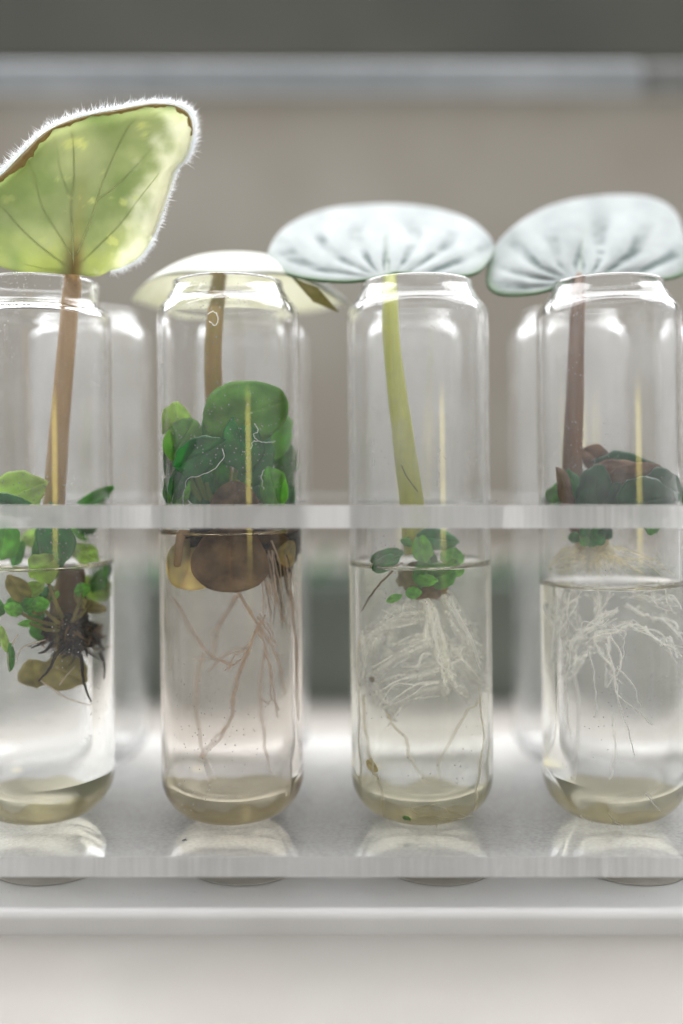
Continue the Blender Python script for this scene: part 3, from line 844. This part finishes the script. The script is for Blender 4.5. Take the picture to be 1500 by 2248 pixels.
# dark root ball
for i in range(120):
    a = rnd.uniform(0, 6.28); x, y = 160 + 52 * math.cos(a) * rnd.uniform(.3, 1), 1385 + 38 * math.sin(a) * rnd.uniform(.3, 1)
    x2, y2 = 165 + rnd.gauss(0, 42), 1400 + abs(rnd.gauss(0, 24))
    root(k, [(x, y, rnd.uniform(-3, 6)), ((x + x2) / 2 + rnd.gauss(0, 14), (y + y2) / 2 + rnd.gauss(0, 10), rnd.uniform(-3, 6)), (x2, y2, rnd.uniform(-4, 5))], .26, .05, M['dark_root'] if i % 3 else M['brown_root'], p1, jit=.3)
def blob(c, rx, ry, rz, mat, parent, name, amp=.3):
    bm = bmesh.new(); bmesh.ops.create_icosphere(bm, subdivisions=4, radius=1)
    for v in bm.verts:
        n_ = v.co.normalized(); h = 1 + amp * noise.fractal(n_ * 2.2 + Vector(c), 1, 2, 4)
        v.co = (Vector(c) + Vector((n_.x * rx, n_.y * ry, n_.z * rz)) * h) * MM - parent.location
    me = bpy.data.meshes.new(name); bm.to_mesh(me); bm.free(); me.materials.append(mat)
    for p_ in me.polygons: p_.use_smooth = True
    o = bpy.data.objects.new(name, me); COL.objects.link(o); o.parent = parent
    return o
blob(T(k, 148, 1372, 2, True), 3.2, 3.4, 2.6, M['dark_root'], p1, 'root_ball', .5)
blob(T(k, 178, 1386, -3, True), 2.2, 2.2, 2.0, M['brown_root'], p1, 'root_ball', .5)
for pts in (((165, 1415, 6), (180, 1445, 7), (183, 1480, 7), (192, 1515, 7), (205, 1540, 7)), ((140, 1415, 6), (120, 1440, 7), (108, 1465, 7), (85, 1492, 7)), ((225, 1430, 3), (240, 1460, 3), (238, 1490, 3)), ((175, 1410, 7), (190, 1425, 7), (196, 1440, 7)), ((120, 1400, 6), (100, 1425, 6), (85, 1430, 6))):
    root(k, pts, .38, .12, M['dark_root'], p1)
for pts in (((100, 1400, 5), (50, 1420, 6), (35, 1450, 6)), ((90, 1490, 6), (150, 1530, 5), (205, 1545, 4)), ((130, 1500, 5), (145, 1480, 5), (165, 1460, 5)), ((40, 1390, 5), (20, 1430, 5), (22, 1470, 5))):
    root(k, pts, .1, .05, M['tan_root'], p1)

# ------------------------------------------------------------------ plant 2: crowded leaflets
k = 1
p2 = empty('leaf_cutting', T(1, 505, 1300, 0))
tag(p2, 'cutting with crowded green leaflets, a round brown leaf and a pale domed leaf above', 'plant cutting', 'cuttings rooting in the tubes')
c2x, c2d = (525 - 750) * 197 / FPX, 197 - EYE_D
V, F, C = [], [], []
nr, na = 22, 96
def dome(r, a):
    u, v = math.cos(a), math.sin(a)
    rx = 20.6 * (1 + .03 * math.sin(3 * a + 1)); ry = 18.5
    z = 92.6 + 7.2 * (1 - r ** 2.4) - 1.2 * r * r * u * u + .5 * math.sin(5 * a) * r ** 3 + (.8 if v < 0 else 0) * r * r * v * v
    if u > .55 and v < .2: z -= 1.6 * clamp((r - .5) / .5) * (u - .55)
    return Vector((c2x + r * rx * u, c2d + r * ry * v, z))
V.append(dome(0, 0)); C.append((.75, .8, .78))
for i in range(1, nr + 1):
    for j in range(na):
        a = 2 * math.pi * j / na; V.append(dome(i / nr, a))
        s = fbm(V[-1].x * 10, V[-1].y * 10, 60, 8)
        C.append(lerp3((.74, .76, .71), (.84, .86, .86), clamp(.5 + s - .5 * max(0, math.cos(4.5 * a + .3 * math.sin(i * .4))) ** 14)))
for j in range(na):
    q = (j + 1) % na; F.append((0, 1 + j, 1 + q))
    for i in range(nr - 1):
        a = 1 + i * na; F.append((a + j, a + na + j, a + na + q, a + q))
lf2 = solid(mesh_obj('leaf', V, F, M['dome_leaf'], p2, col=C), .4)
lf2['label'] = 'pale domed leaf with cream underside above the tube'
V2, F2 = [], []
for i in range(13):
    f = i / 12; u = 1 - abs(2 * f - 1)
    for s in (-1, 1):
        V2.append(px3(640 + 105 * f + s * 5 * u, 608 + 78 * f - s * 15 * u, 181 - 2 * u))
for i in range(12): F2.append((2 * i, 2 * i + 1, 2 * i + 3, 2 * i + 2))
solid(mesh_obj('leaf_fold', V2, F2, M['olive_flat'], lf2), .4)
stem([T(k, x, y, t) for x, y, t in ((486, 590, -9), (478, 640, -3), (472, 700, 1), (468, 780, 2), (470, 860, 2), (480, 960, 1), (495, 1080, 0), (505, 1200, 0))], [1.3, 1.35, 1.45, 1.5, 1.55, 1.7, 1.8, 1.9], M['stem_olive'], p2)
for a in ((540, 908, 8, 190, 145, 15, 'green_fuzzy', 8, 0), (500, 935, 7, 150, 120, 70, 'green_mid', 0, -10), (392, 925, 4, 85, 66, 100, 'green_pale', 10, 30), (405, 965, 7, 110, 80, 60, 'green_fuzzy', -10, 20),
          (440, 1000, 9, 125, 82, 25, 'green_dark', 25, 10), (378, 1048, 8.5, 120, 46, 70, 'green_dark', 10, 35), (360, 1010, 5, 90, 34, 95, 'green_dark', 0, 40), (598, 1070, 8, 100, 70, 110, 'green_fresh', -10, -20),
          (560, 1010, 6, 130, 80, 75, 'green_dark', 10, 0), (620, 1005, 3, 90, 56, 100, 'green_mid', 10, -30), (648, 1035, 1, 95, 22, 80, 'green_mid', 0, -40), (480, 1040, 4, 110, 50, 80, 'green_mid', 0, 10), (400, 1085, 6, 70, 34, 60, 'green_fresh', 10, 10), (620, 1090, 6, 60, 60, 40, 'green_dark', 0, 0), (530, 975, 7.5, 130, 92, 100, 'green_dark', 0, 12), (590, 960, 4, 120, 90, 50, 'green_fresh', 5, -15), (445, 1075, 5, 90, 60, 80, 'green_dark', 0, 0), (575, 1095, 5, 70, 70, 90, 'green_dark', 0, 0), (655, 1075, 0, 80, 40, 80, 'green_mid', 0, -40), (362, 1075, 5, 70, 40, 80, 'green_mid', 0, 40), 
                  (515, 1112, 9.3, 112, 110, 90, 'brown_leaf', 0, 0)):
    lf(k, *a[:6], a[6], p2, nod=a[7], turn=a[8], label='round brown leaf pressed against the glass' if a[6] == 'brown_leaf' else None)
for (x0, y0, x1, y1) in ((490, 1150, 430, 1030), (480, 1150, 400, 1010), (500, 1150, 455, 1060), (510, 1140, 540, 960), (505, 1150, 590, 1090), (480, 1160, 395, 1090)):
    root(k, [(x0, y0, 3), ((x0 + x1) / 2 - 8, (y0 + y1) / 2, 5), (x1, y1, 5)], .75, .5, M['green_flat'], p2, wet=False, name='leaf_stalk')
for a in ((506, 1226, 8.5, 150, 205, 88, 'brown_leaf', 8, 0), (415, 1238, 6, 112, 150, 80, 'cream_leaf', 0, 10), (600, 1225, 1, 90, 120, 80, 'rot_leaf', 0, -20), (540, 1178, 2, 50, 200, 90, 'rot_leaf', -20, 0), (640, 1215, 4, 60, 70, 60, 'cream_leaf', 0, -20), (580, 1195, 3, 130, 70, 10, 'brown_leaf', 30, 0)):
    lf(k, *a[:6], a[6], p2, wet=True, nod=a[7], turn=a[8], label='drowned round brown leaf' if a[0] == 508 else None)
blob(T(k, 575, 1195, -2, True), 6.5, 5, 3.4, M['dark_root'], p2, 'root_ball', .5)
blob(T(k, 440, 1175, 3, True), 3.2, 4, 1.6, M['dark_root'], p2, 'root_ball', .5)
root(k, [(398, 1165, 7), (380, 1185, 8), (370, 1215, 8), (362, 1240, 8)], .9, .7, M['stem_tan'], p2, name='leaf_stalk')
for i in range(34):
    x = rnd.uniform(575, 650); y = rnd.uniform(1180, 1220); t = rnd.uniform(-3, 7)
    l = rnd.uniform(60, 190)
    root(k, [(x - 15, y, t), (x + rnd.gauss(0, 6), y + l * .5, t + rnd.gauss(0, 1)), (x + 10 + rnd.gauss(0, 10), y + l, t + rnd.gauss(0, 1))], .16, .06, M['tan_root'] if i % 3 else M['brown_root'], p2)
for pts, r in ((((520, 1290, 2), (552, 1345, 4), (572, 1390, 5), (588, 1440, 5), (600, 1500, 5), (612, 1570, 4)), .36), (((572, 1360, 5), (545, 1420, 6), (520, 1450, 6), (495, 1468, 6)), .4), (((510, 1455, 2), (462, 1430, 1), (428, 1385, -1), (385, 1310, -3)), .3), (((570, 1370, 3), (610, 1440, 1), (625, 1520, 0)), .25), (((548, 1420, 3), (500, 1430, 2), (455, 1470, 1)), .22), (((520, 1300, -3), (480, 1370, -4), (470, 1440, -4)), .3),
               (((565, 1350, 5), (590, 1385, 6), (608, 1415, 6)), .3), (((548, 1420, 2), (524, 1470, 1), (512, 1520, 0), (505, 1565, -1), (480, 1610, -1), (440, 1650, -2)), .4), (((470, 1440, 4), (420, 1442, 4)), .1), (((640, 1300, 2), (655, 1400, 2), (660, 1500, 2), (662, 1580, 2)), .4),
               (((600, 1430, 5), (630, 1440, 5)), .12), (((575, 1530, 5), (590, 1540, 5), (596, 1520, 5)), .1), (((582, 1420, 3), (572, 1500, 2), (578, 1600, 1), (590, 1680, 0)), .18), (((445, 1425, -2), (432, 1500, -3), (440, 1600, -3), (460, 1700, -3)), .18)):
    for q in range(2):
        root(k, [(x + rnd.gauss(0, 5 * q), y + rnd.gauss(0, 5 * q), t - 1.5) for x, y, t in pts], r * (.6 - .3 * q), r * .2, M['tan_root'], p2, jit=.35)
for pts in (((490, 985, 10.6), (492, 1005, 10.6), (470, 1030, 10.5), (430, 1045, 10.4), (395, 1052, 10), (380, 1075, 9.8), (368, 1105, 9.6)), ((620, 970, 9), (590, 972, 10), (560, 968, 10.4), (552, 985, 10.4)), ((560, 930, 10.4), (572, 945, 10.4), (558, 955, 10.4), (570, 968, 10.3)),
            ((585, 1030, 10), (578, 1050, 10), (584, 1075, 10)), ((455, 690, 10.6), (468, 684, 10.6), (480, 698, 10.6), (472, 715, 10.6), (460, 705, 10.6))):
    root(k, pts, .07, .05, M['white_root'], p2, wet=False, name='root_thread', seg=40, jit=.25)

# ------------------------------------------------------------------ leaves of plants 3 and 4 with painted silvery sheen
def ribs(x, y, at):
    """corrugation of the leaves with painted sheen round the stalk: +1 on a ridge, -1 in a furrow, and its strength"""
    dx, dy = x - at[0], (at[1] - y) * 1.9 + 22
    th = math.atan2(dy, abs(dx) + 1e-6); ds = math.hypot(dx, dy)
    p_ = math.cos(th * 15 - ds * .022 + (.4 if dx > 0 else 1.6) + 1.6 * noise.noise(Vector((x * .008, y * .016, at[0]))))
    return p_, clamp((ds - 25) / 70) * clamp(1.3 - ds / 290)
def painted_sheen(parent, outline, center, depth, at, dark, label, mid):
    def col(x, y, r):
        base = lerp3((.21, .24, .235), (.37, .395, .39), clamp(.55 + .5 * fbm(x, y, 70, 3)))  # pale base paints the sheen of light on the leaf top
        p_, st_ = ribs(x, y, at)
        low = clamp((y - (center[1] - 70)) / 110)
        dk = clamp(-p_ * 1.8 - .35) * clamp(st_ * 1.4) * (.25 + 1.2 * low) * clamp(.55 + 1.1 * fbm(x * .6, y * 1.5, 60, 21)) * dark(x, y) * (.8 + .7 * fbm(x * .35, y, 14, 6))
        g = lerp3(base, (.012, .045, .036), .96 * clamp(dk * 1.25))  # furrows darkened in the colour, where the sheen is missing
        gr = clamp((r - .90) / .1) * clamp((y - center[1]) / 60)
        g = lerp3(g, (.10, .20, .07), .8 * gr)
        ml = abs((x - mid[0]) - (mid[2] - mid[0]) * (y - mid[1]) / (mid[3] - mid[1]))
        if y > mid[1]: g = lerp3(g, (.30, .38, .26), .3 * clamp(1 - ml / 7))
        return g
    def dep(x, y, r):
        p_, st_ = ribs(x, y, at)
        return depth(x, y, r) - .35 * p_ * st_ * clamp((1 - r) * 4)
    V, F, C = polar(outline, center, dep, 44, 150, col)
    o = solid(mesh_obj('leaf', V, F, M['sheen_leaf'], parent, col=C), .5)
    o['label'] = label
    return o
k = 2
p3 = empty('leaf_cutting', T(2, 930, 1300, 0))
tag(p3, 'cutting with an oval leaf, its silvery sheen painted, on a lime green stem and long white roots', 'plant cutting', 'cuttings rooting in the tubes')
def d3(x, y, r):
    f = clamp((625 - y) / 175)
    return 177 + 30 * f ** 1.15 + 2.5 * ((x - 840) / 240) ** 2 - 1.6 * math.sin(f * 3.14) + .9 * math.sin((x - 850) * .035) * f * (1 - f) * 2
out3 = [(588, 565), (606, 522), (650, 486), (720, 461), (800, 452), (880, 451), (960, 461), (1030, 484), (1072, 518), (1084, 548), (1068, 582), (1040, 603), (985, 608), (920, 603), (872, 600), (848, 606), (815, 614), (760, 620), (695, 616), (640, 606), (604, 590)]
lf3 = painted_sheen(p3, out3, (845, 545), d3, (850, 604), lambda x, y: 1.0,
       'oval leaf with painted silvery sheen and darkened green furrows', (846, 515, 852, 606))
stem([T(k, x, y, t) for x, y, t in ((853, 598, -3), (855, 615, 0), (857, 660, 3), (859, 730, 4), (868, 830, 4), (882, 930, 4), (895, 1030, 4), (905, 1110, 4), (910, 1190, 3), (914, 1215, 3))], [1.15, 1.25, 1.35, 1.45, 1.6, 1.8, 1.95, 2.1, 2.0, 1.9], M['stem_lime'], p3)
root(k, [(882, 1022, 7.2), (893, 1045, 7), (905, 1062, 6.6), (918, 1080, 6)], .09, .07, M['dark_root'], p3, wet=False, name='scar')
for a in ((960, 1183, 6, 92, 50, -8, 'green_dark', -15, 0), (852, 1222, 7, 74, 36, 20, 'green_dark', 20, 10), (993, 1222, 6, 40, 54, 80, 'green_fresh', 0, 10), (928, 1205, 7, 60, 44, 100, 'green_fresh', 0, 0), (893, 1190, 6, 18, 26, 60, 'green_mid', 0, 0)):
    lf(k, *a[:6], a[6], p3, nod=a[7], turn=a[8])
for a in ((845, 1236, 8, 90, 34, 25, 'green_dark', 0, 10), (930, 1248, 6, 80, 44, 80, 'green_mid', 0, 0), (935, 1273, 8, 62, 26, 0, 'green_fresh', 0, 0), (970, 1262, 6, 74, 56, 20, 'green_mid', 0, 0), (908, 1300, 9, 44, 26, 5, 'green_fresh', 0, 0), (866, 1312, 8, 48, 16, 25, 'green_fresh', 0, 0), (1000, 1245, 6, 40, 50, 70, 'green_fresh', 0, 0), (950, 1240, 3, 60, 50, 90, 'green_mid', 0, 0)):
    lf(k, *a[:6], a[6], p3, wet=True, nod=a[7], turn=a[8])
blob(T(k, 915, 1265, 3, True), 2.4, 2.6, 2.6, M['olive_flat'], p3, 'crown', .35)
blob(T(k, 940, 1290, 3, True), 2.4, 2.4, 1.6, M['brown_flat'], p3, 'crown', .35)
root(k, [(880, 1235, 7), (850, 1265, 8), (810, 1300, 8), (785, 1325, 7), (772, 1340, 6)], .2, .12, M['brown_root'], p3)
# white root cage
mainr = [(930, 1300, 3), (950, 1345, 4), (962, 1400, 5), (975, 1450, 5), (985, 1480, 5)]
for j in range(14):
    root(k, [(x + rnd.gauss(0, 9), y + rnd.gauss(0, 5), t - 3 + rnd.gauss(0, 1.8)) for x, y, t in mainr], rnd.uniform(.2, .36), .12, M['white_root'], p3)
for j in range(3): fuzzy(k, [(x + rnd.gauss(0, 7), y, t - 3) for x, y, t in mainr], 1.2, p3)
for (x0, y0, x1, y1, t, bow) in ((925, 1345, 800, 1392, 6, -6), (900, 1325, 790, 1400, 4, -10), (915, 1350, 840, 1370, 7, -4), (950, 1405, 815, 1480, 6, -8), (945, 1390, 860, 1420, 3, -5), (965, 1465, 830, 1510, 6, -6), (970, 1500, 850, 1555, 5, -10), (960, 1440, 880, 1470, 2, -5),
                                 (880, 1310, 800, 1450, 1, -5), (870, 1330, 820, 1520, -3, 5), (800, 1390, 790, 1500, 2, 4), (810, 1480, 870, 1560, 4, 10), (980, 1310, 1060, 1460, 6, -8), (985, 1340, 1040, 1440, 5, -6), (990, 1400, 1060, 1480, 3, 4), (985, 1470, 1030, 1530, 6, 2),
                                 (995, 1430, 1030, 1400, 5, 3), (975, 1490, 980, 1520, 6, 0), (965, 1300, 1045, 1400, 1, -10), (1000, 1450, 1065, 1500, 0, 0), (940, 1310, 850, 1360, -3, -8), (1020, 1390, 1060, 1430, 2, 3)):
    for j in range(4):
        q = rnd.gauss(0, 9); t_ = t - 3 + rnd.gauss(0, 1.2)
        root(k, [(x0 + rnd.gauss(0, 5), y0 + q, t_ - 1), ((2 * x0 + x1) / 3 + rnd.gauss(0, 5), (2 * y0 + y1) / 3 + bow * .9 + q + rnd.gauss(0, 4), t_ + .6), ((x0 + 2 * x1) / 3 + rnd.gauss(0, 5), (y0 + 2 * y1) / 3 + bow * .9 + q * .5 + rnd.gauss(0, 4), t_ + .5), (x1, y1 + q * 1.6, t_ - 1.5)], (.36, .24, .13, .1)[j], .08, M['white_root'], p3, jit=.08)
    fuzzy(k, [(x0, y0, t - 3), ((x0 + x1) / 2, (y0 + y1) / 2 + bow, t - 2), (x1, y1, t - 4)], .95, p3)
    fuzzy(k, [(x0, y0 + 6, t - 5), ((x0 + x1) / 2, (y0 + y1) / 2 + bow + 8, t - 4), (x1, y1 + 12, t - 6)], .5, p3)
for pts, r in ((((850, 1555, 0), (888, 1610, -2), (905, 1660, -3), (935, 1700, -4)), .3), (((1050, 1530, -2), (1010, 1570, -3), (975, 1640, -4), (960, 1690, -4)), .26), (((790, 1660, 8), (810, 1690, 8), (830, 1710, 7)), .5), (((900, 1765, 8), (960, 1760, 8), (1000, 1775, 7), (1060, 1795, 6)), .13), (((900, 1770, 7), (950, 1785, 8), (990, 1793, 8), (1050, 1793, 7)), .13),
               (((960, 1825, 6), (975, 1805, 7), (1000, 1790, 7)), .16), (((1060, 1500, 2), (1060, 1640, 1), (1040, 1760, 1)), .3), (((800, 1520, -2), (810, 1640, -3), (860, 1760, -3)), .3), (((780, 1400, 3), (776, 1560, 3), (784, 1700, 3)), .35)):
    root(k, pts, r * .5, r * .2, M['cream_root'], p3, jit=.6)
for a in ((893, 1790, 9, 12, 22, 80, 'green_fresh'), (782, 1490, 9.5, 12, 16, 60, 'brown_leaf'), (800, 1680, 8, 46, 20, -40, 'cream_leaf')):
    lf(k, *a[:6], a[6], p3, wet=True, name='leaf_scrap')

k = 3
p4 = empty('leaf_cutting', T(3, 1300, 1250, 0))
tag(p4, 'cutting with a furrowed leaf, its silvery sheen painted, on a reddish brown stem and fine white roots', 'plant cutting', 'cuttings rooting in the tubes')
def d4(x, y, r):
    f = clamp((650 - y) / 220)
    return 178 + 27 * f ** 1.1 + 3 * ((x - 1290) / 220) ** 2 - 2 * math.sin(f * 3.14) + 1.0 * math.sin((x - 1280) * .04 + (y - 500) * .03) * f * (1 - f) * 2
out4 = [(1068, 610), (1082, 552), (1120, 506), (1180, 466), (1250, 442), (1330, 431), (1400, 431), (1452, 444), (1486, 472), (1502, 520), (1512, 575), (1500, 604), (1440, 616), (1385, 606), (1325, 606), (1278, 614), (1235, 628), (1180, 645), (1115, 650), (1078, 638)]
painted_sheen(p4, out4, (1285, 535), d4, (1276, 612), lambda x, y: 1.15 if x > 1285 else .55,
       'leaf with painted silvery sheen, furrows darkened most on its right half', (1286, 500, 1272, 616))
stem([T(k, x, y, t) for x, y, t in ((1272, 606, -2), (1270, 622, 0), (1268, 680, 2), (1266, 760, 3), (1263, 860, 3), (1259, 960, 3), (1257, 1040, 3), (1262, 1120, 2), (1285, 1180, 1))], [1.0, 1.1, 1.25, 1.35, 1.5, 1.65, 1.75, 1.9, 1.9], M['stem_red'], p4)
for a in ((1246, 1072, 8, 100, 44, 110, 'pink_leaf', 0, 25), (1266, 1072, 7.4, 90, 36, 115, 'green_dark', 0, -20), (1308, 1072, 7, 104, 80, 80, 'green_black', 0, 0), (1415, 1098, 8.4, 134, 104, 5, 'green_black', 0, 0), (1400, 1060, 4, 150, 90, 10, 'pink_leaf', 10, 0), (1385, 1030, 2, 170, 64, -12, 'green_black', 10, 0), (1378, 1040, 4.5, 150, 56, -10, 'pink_leaf', 0, 0), (1312, 1010, 1, 80, 60, -40, 'pink_leaf', 0, 10),
          (1226, 1088, 4, 60, 54, 60, 'green_mid', 0, 30), (1206, 1098, 3, 30, 26, 60, 'green_dark', 0, 20), (1450, 1070, 5, 90, 80, -20, 'green_black', 0, -10), (1350, 1092, 6, 70, 60, 60, 'green_black', 0, 0), (1478, 1085, 2, 50, 60, 60, 'green_dark', 0, -30), (1290, 1100, 8, 60, 46, 80, 'green_black', 0, 0)):
    lf(k, *a[:6], a[6], p4, nod=a[7], turn=a[8], point=0.02)
for a in ((1302, 1168, 6, 66, 54, 90, 'green_dark'), (1262, 1180, 6, 26, 24, 60, 'green_dark'), (1332, 1170, 6, 30, 30, 60, 'green_black'), (1430, 1140, 7, 70, 44, -90, 'green_mid'), (1318, 1185, 7, 26, 24, 60, 'green_dark'), (1285, 1188, 7, 24, 20, 60, 'green_mid')):
    lf(k, *a[:6], a[6], p4)
blob(T(k, 1300, 1190, 1), 2.6, 2.6, 2.2, M['cream_flat'], p4, 'crown', .3)
for i in range(90):        # dry roots above the water
    x1 = 1300 + rnd.gauss(0, 75); t = rnd.uniform(-5, 6)
    root(k, [(1300 + rnd.gauss(0, 18), 1195 + rnd.gauss(0, 6), 1), ((1300 + x1) / 2, 1205 + rnd.uniform(0, 25), t * .6), (x1, 1222 + rnd.uniform(0, 45), t)], .11, .06, M['cream_root'], p4, wet=False, name='root', jit=.5)
for i in range(8): fuzzy(k, [(1300 + rnd.gauss(0, 12), 1195, 1), (1300 + rnd.gauss(0, 40), 1215, rnd.uniform(-3, 4)), (1300 + rnd.gauss(0, 80), 1250, rnd.uniform(-4, 5))], 1.1, p4, False)
for (x0, y0, x1, y1, t) in ((1250, 1295, 1270, 1390, 4), (1330, 1290, 1300, 1400, 3), (1380, 1300, 1480, 1340, 4), (1260, 1300, 1230, 1400, 5), (1420, 1300, 1490, 1330, 2), (1350, 1340, 1250, 1400, 6), (1380, 1360, 1280, 1420, 6), (1360, 1370, 1420, 1380, 5), (1400, 1370, 1490, 1440, 4), (1280, 1390, 1230, 1480, 5), (1250, 1400, 1240, 1450, 4), (1300, 1420, 1240, 1500, 5),
                            (1320, 1400, 1350, 1500, 6), (1230, 1310, 1215, 1450, 1), (1300, 1300, 1340, 1380, 1), (1200, 1320, 1250, 1420, 0), (1440, 1340, 1495, 1400, 0), (1310, 1400, 1370, 1380, 6), (1270, 1380, 1330, 1360, 6), (1450, 1400, 1490, 1430, 5), (1390, 1330, 1450, 1360, -2)):
    for j in range(4):
        q = rnd.gauss(0, 12); t_ = t - 2 + rnd.gauss(0, 1.5)
        root(k, [(x0 + q, y0 + rnd.gauss(0, 6), t_ - 1), ((2 * x0 + x1) / 3 + rnd.gauss(0, 8), (2 * y0 + y1) / 3 - 5 + rnd.gauss(0, 6), t_), ((x0 + 2 * x1) / 3 + rnd.gauss(0, 8), (y0 + 2 * y1) / 3 - 3 + rnd.gauss(0, 6), t_), (x1 + q, y1 + rnd.gauss(0, 10), t_ - .5)], (.26, .17, .1, .08)[j], .05, M['white_root'], p4, jit=.12)
    fuzzy(k, [(x0, y0, t - 3), ((x0 + x1) / 2, (y0 + y1) / 2 - 5, t - 2), (x1, y1, t - 3)], .55, p4)
for pts, r in ((((1330, 1410, 7), (1350, 1480, 8), (1360, 1540, 8), (1380, 1600, 8), (1392, 1655, 8)), .15), (((1290, 1420, 7), (1305, 1470, 8), (1308, 1530, 8), (1308, 1570, 8)), .12), (((1340, 1390, 8), (1365, 1440, 8), (1350, 1490, 8), (1358, 1520, 8), (1400, 1560, 8), (1430, 1590, 8)), .14), (((1355, 1460, 7), (1390, 1500, 7), (1405, 1550, 7)), .11),
               (((1240, 1480, 4), (1245, 1560, 4), (1250, 1610, 4)), .12), (((1345, 1370, 8), (1370, 1410, 8), (1360, 1460, 8)), .1), (((1240, 1330, 7), (1246, 1370, 7), (1230, 1400, 7)), .1), (((1335, 1770, 7), (1360, 1800, 8), (1370, 1820, 8)), .12), (((1270, 1780, 7), (1290, 1810, 7)), .1), (((1420, 1740, 6), (1450, 1770, 7)), .12),
               (((1345, 1560, 3), (1350, 1640, 2), (1340, 1700, 2)), .14), (((1260, 1420, -2), (1270, 1560, -3), (1260, 1700, -3)), .16)):
    root(k, pts, r, r * .45, M['white_root'], p4, jit=.3)
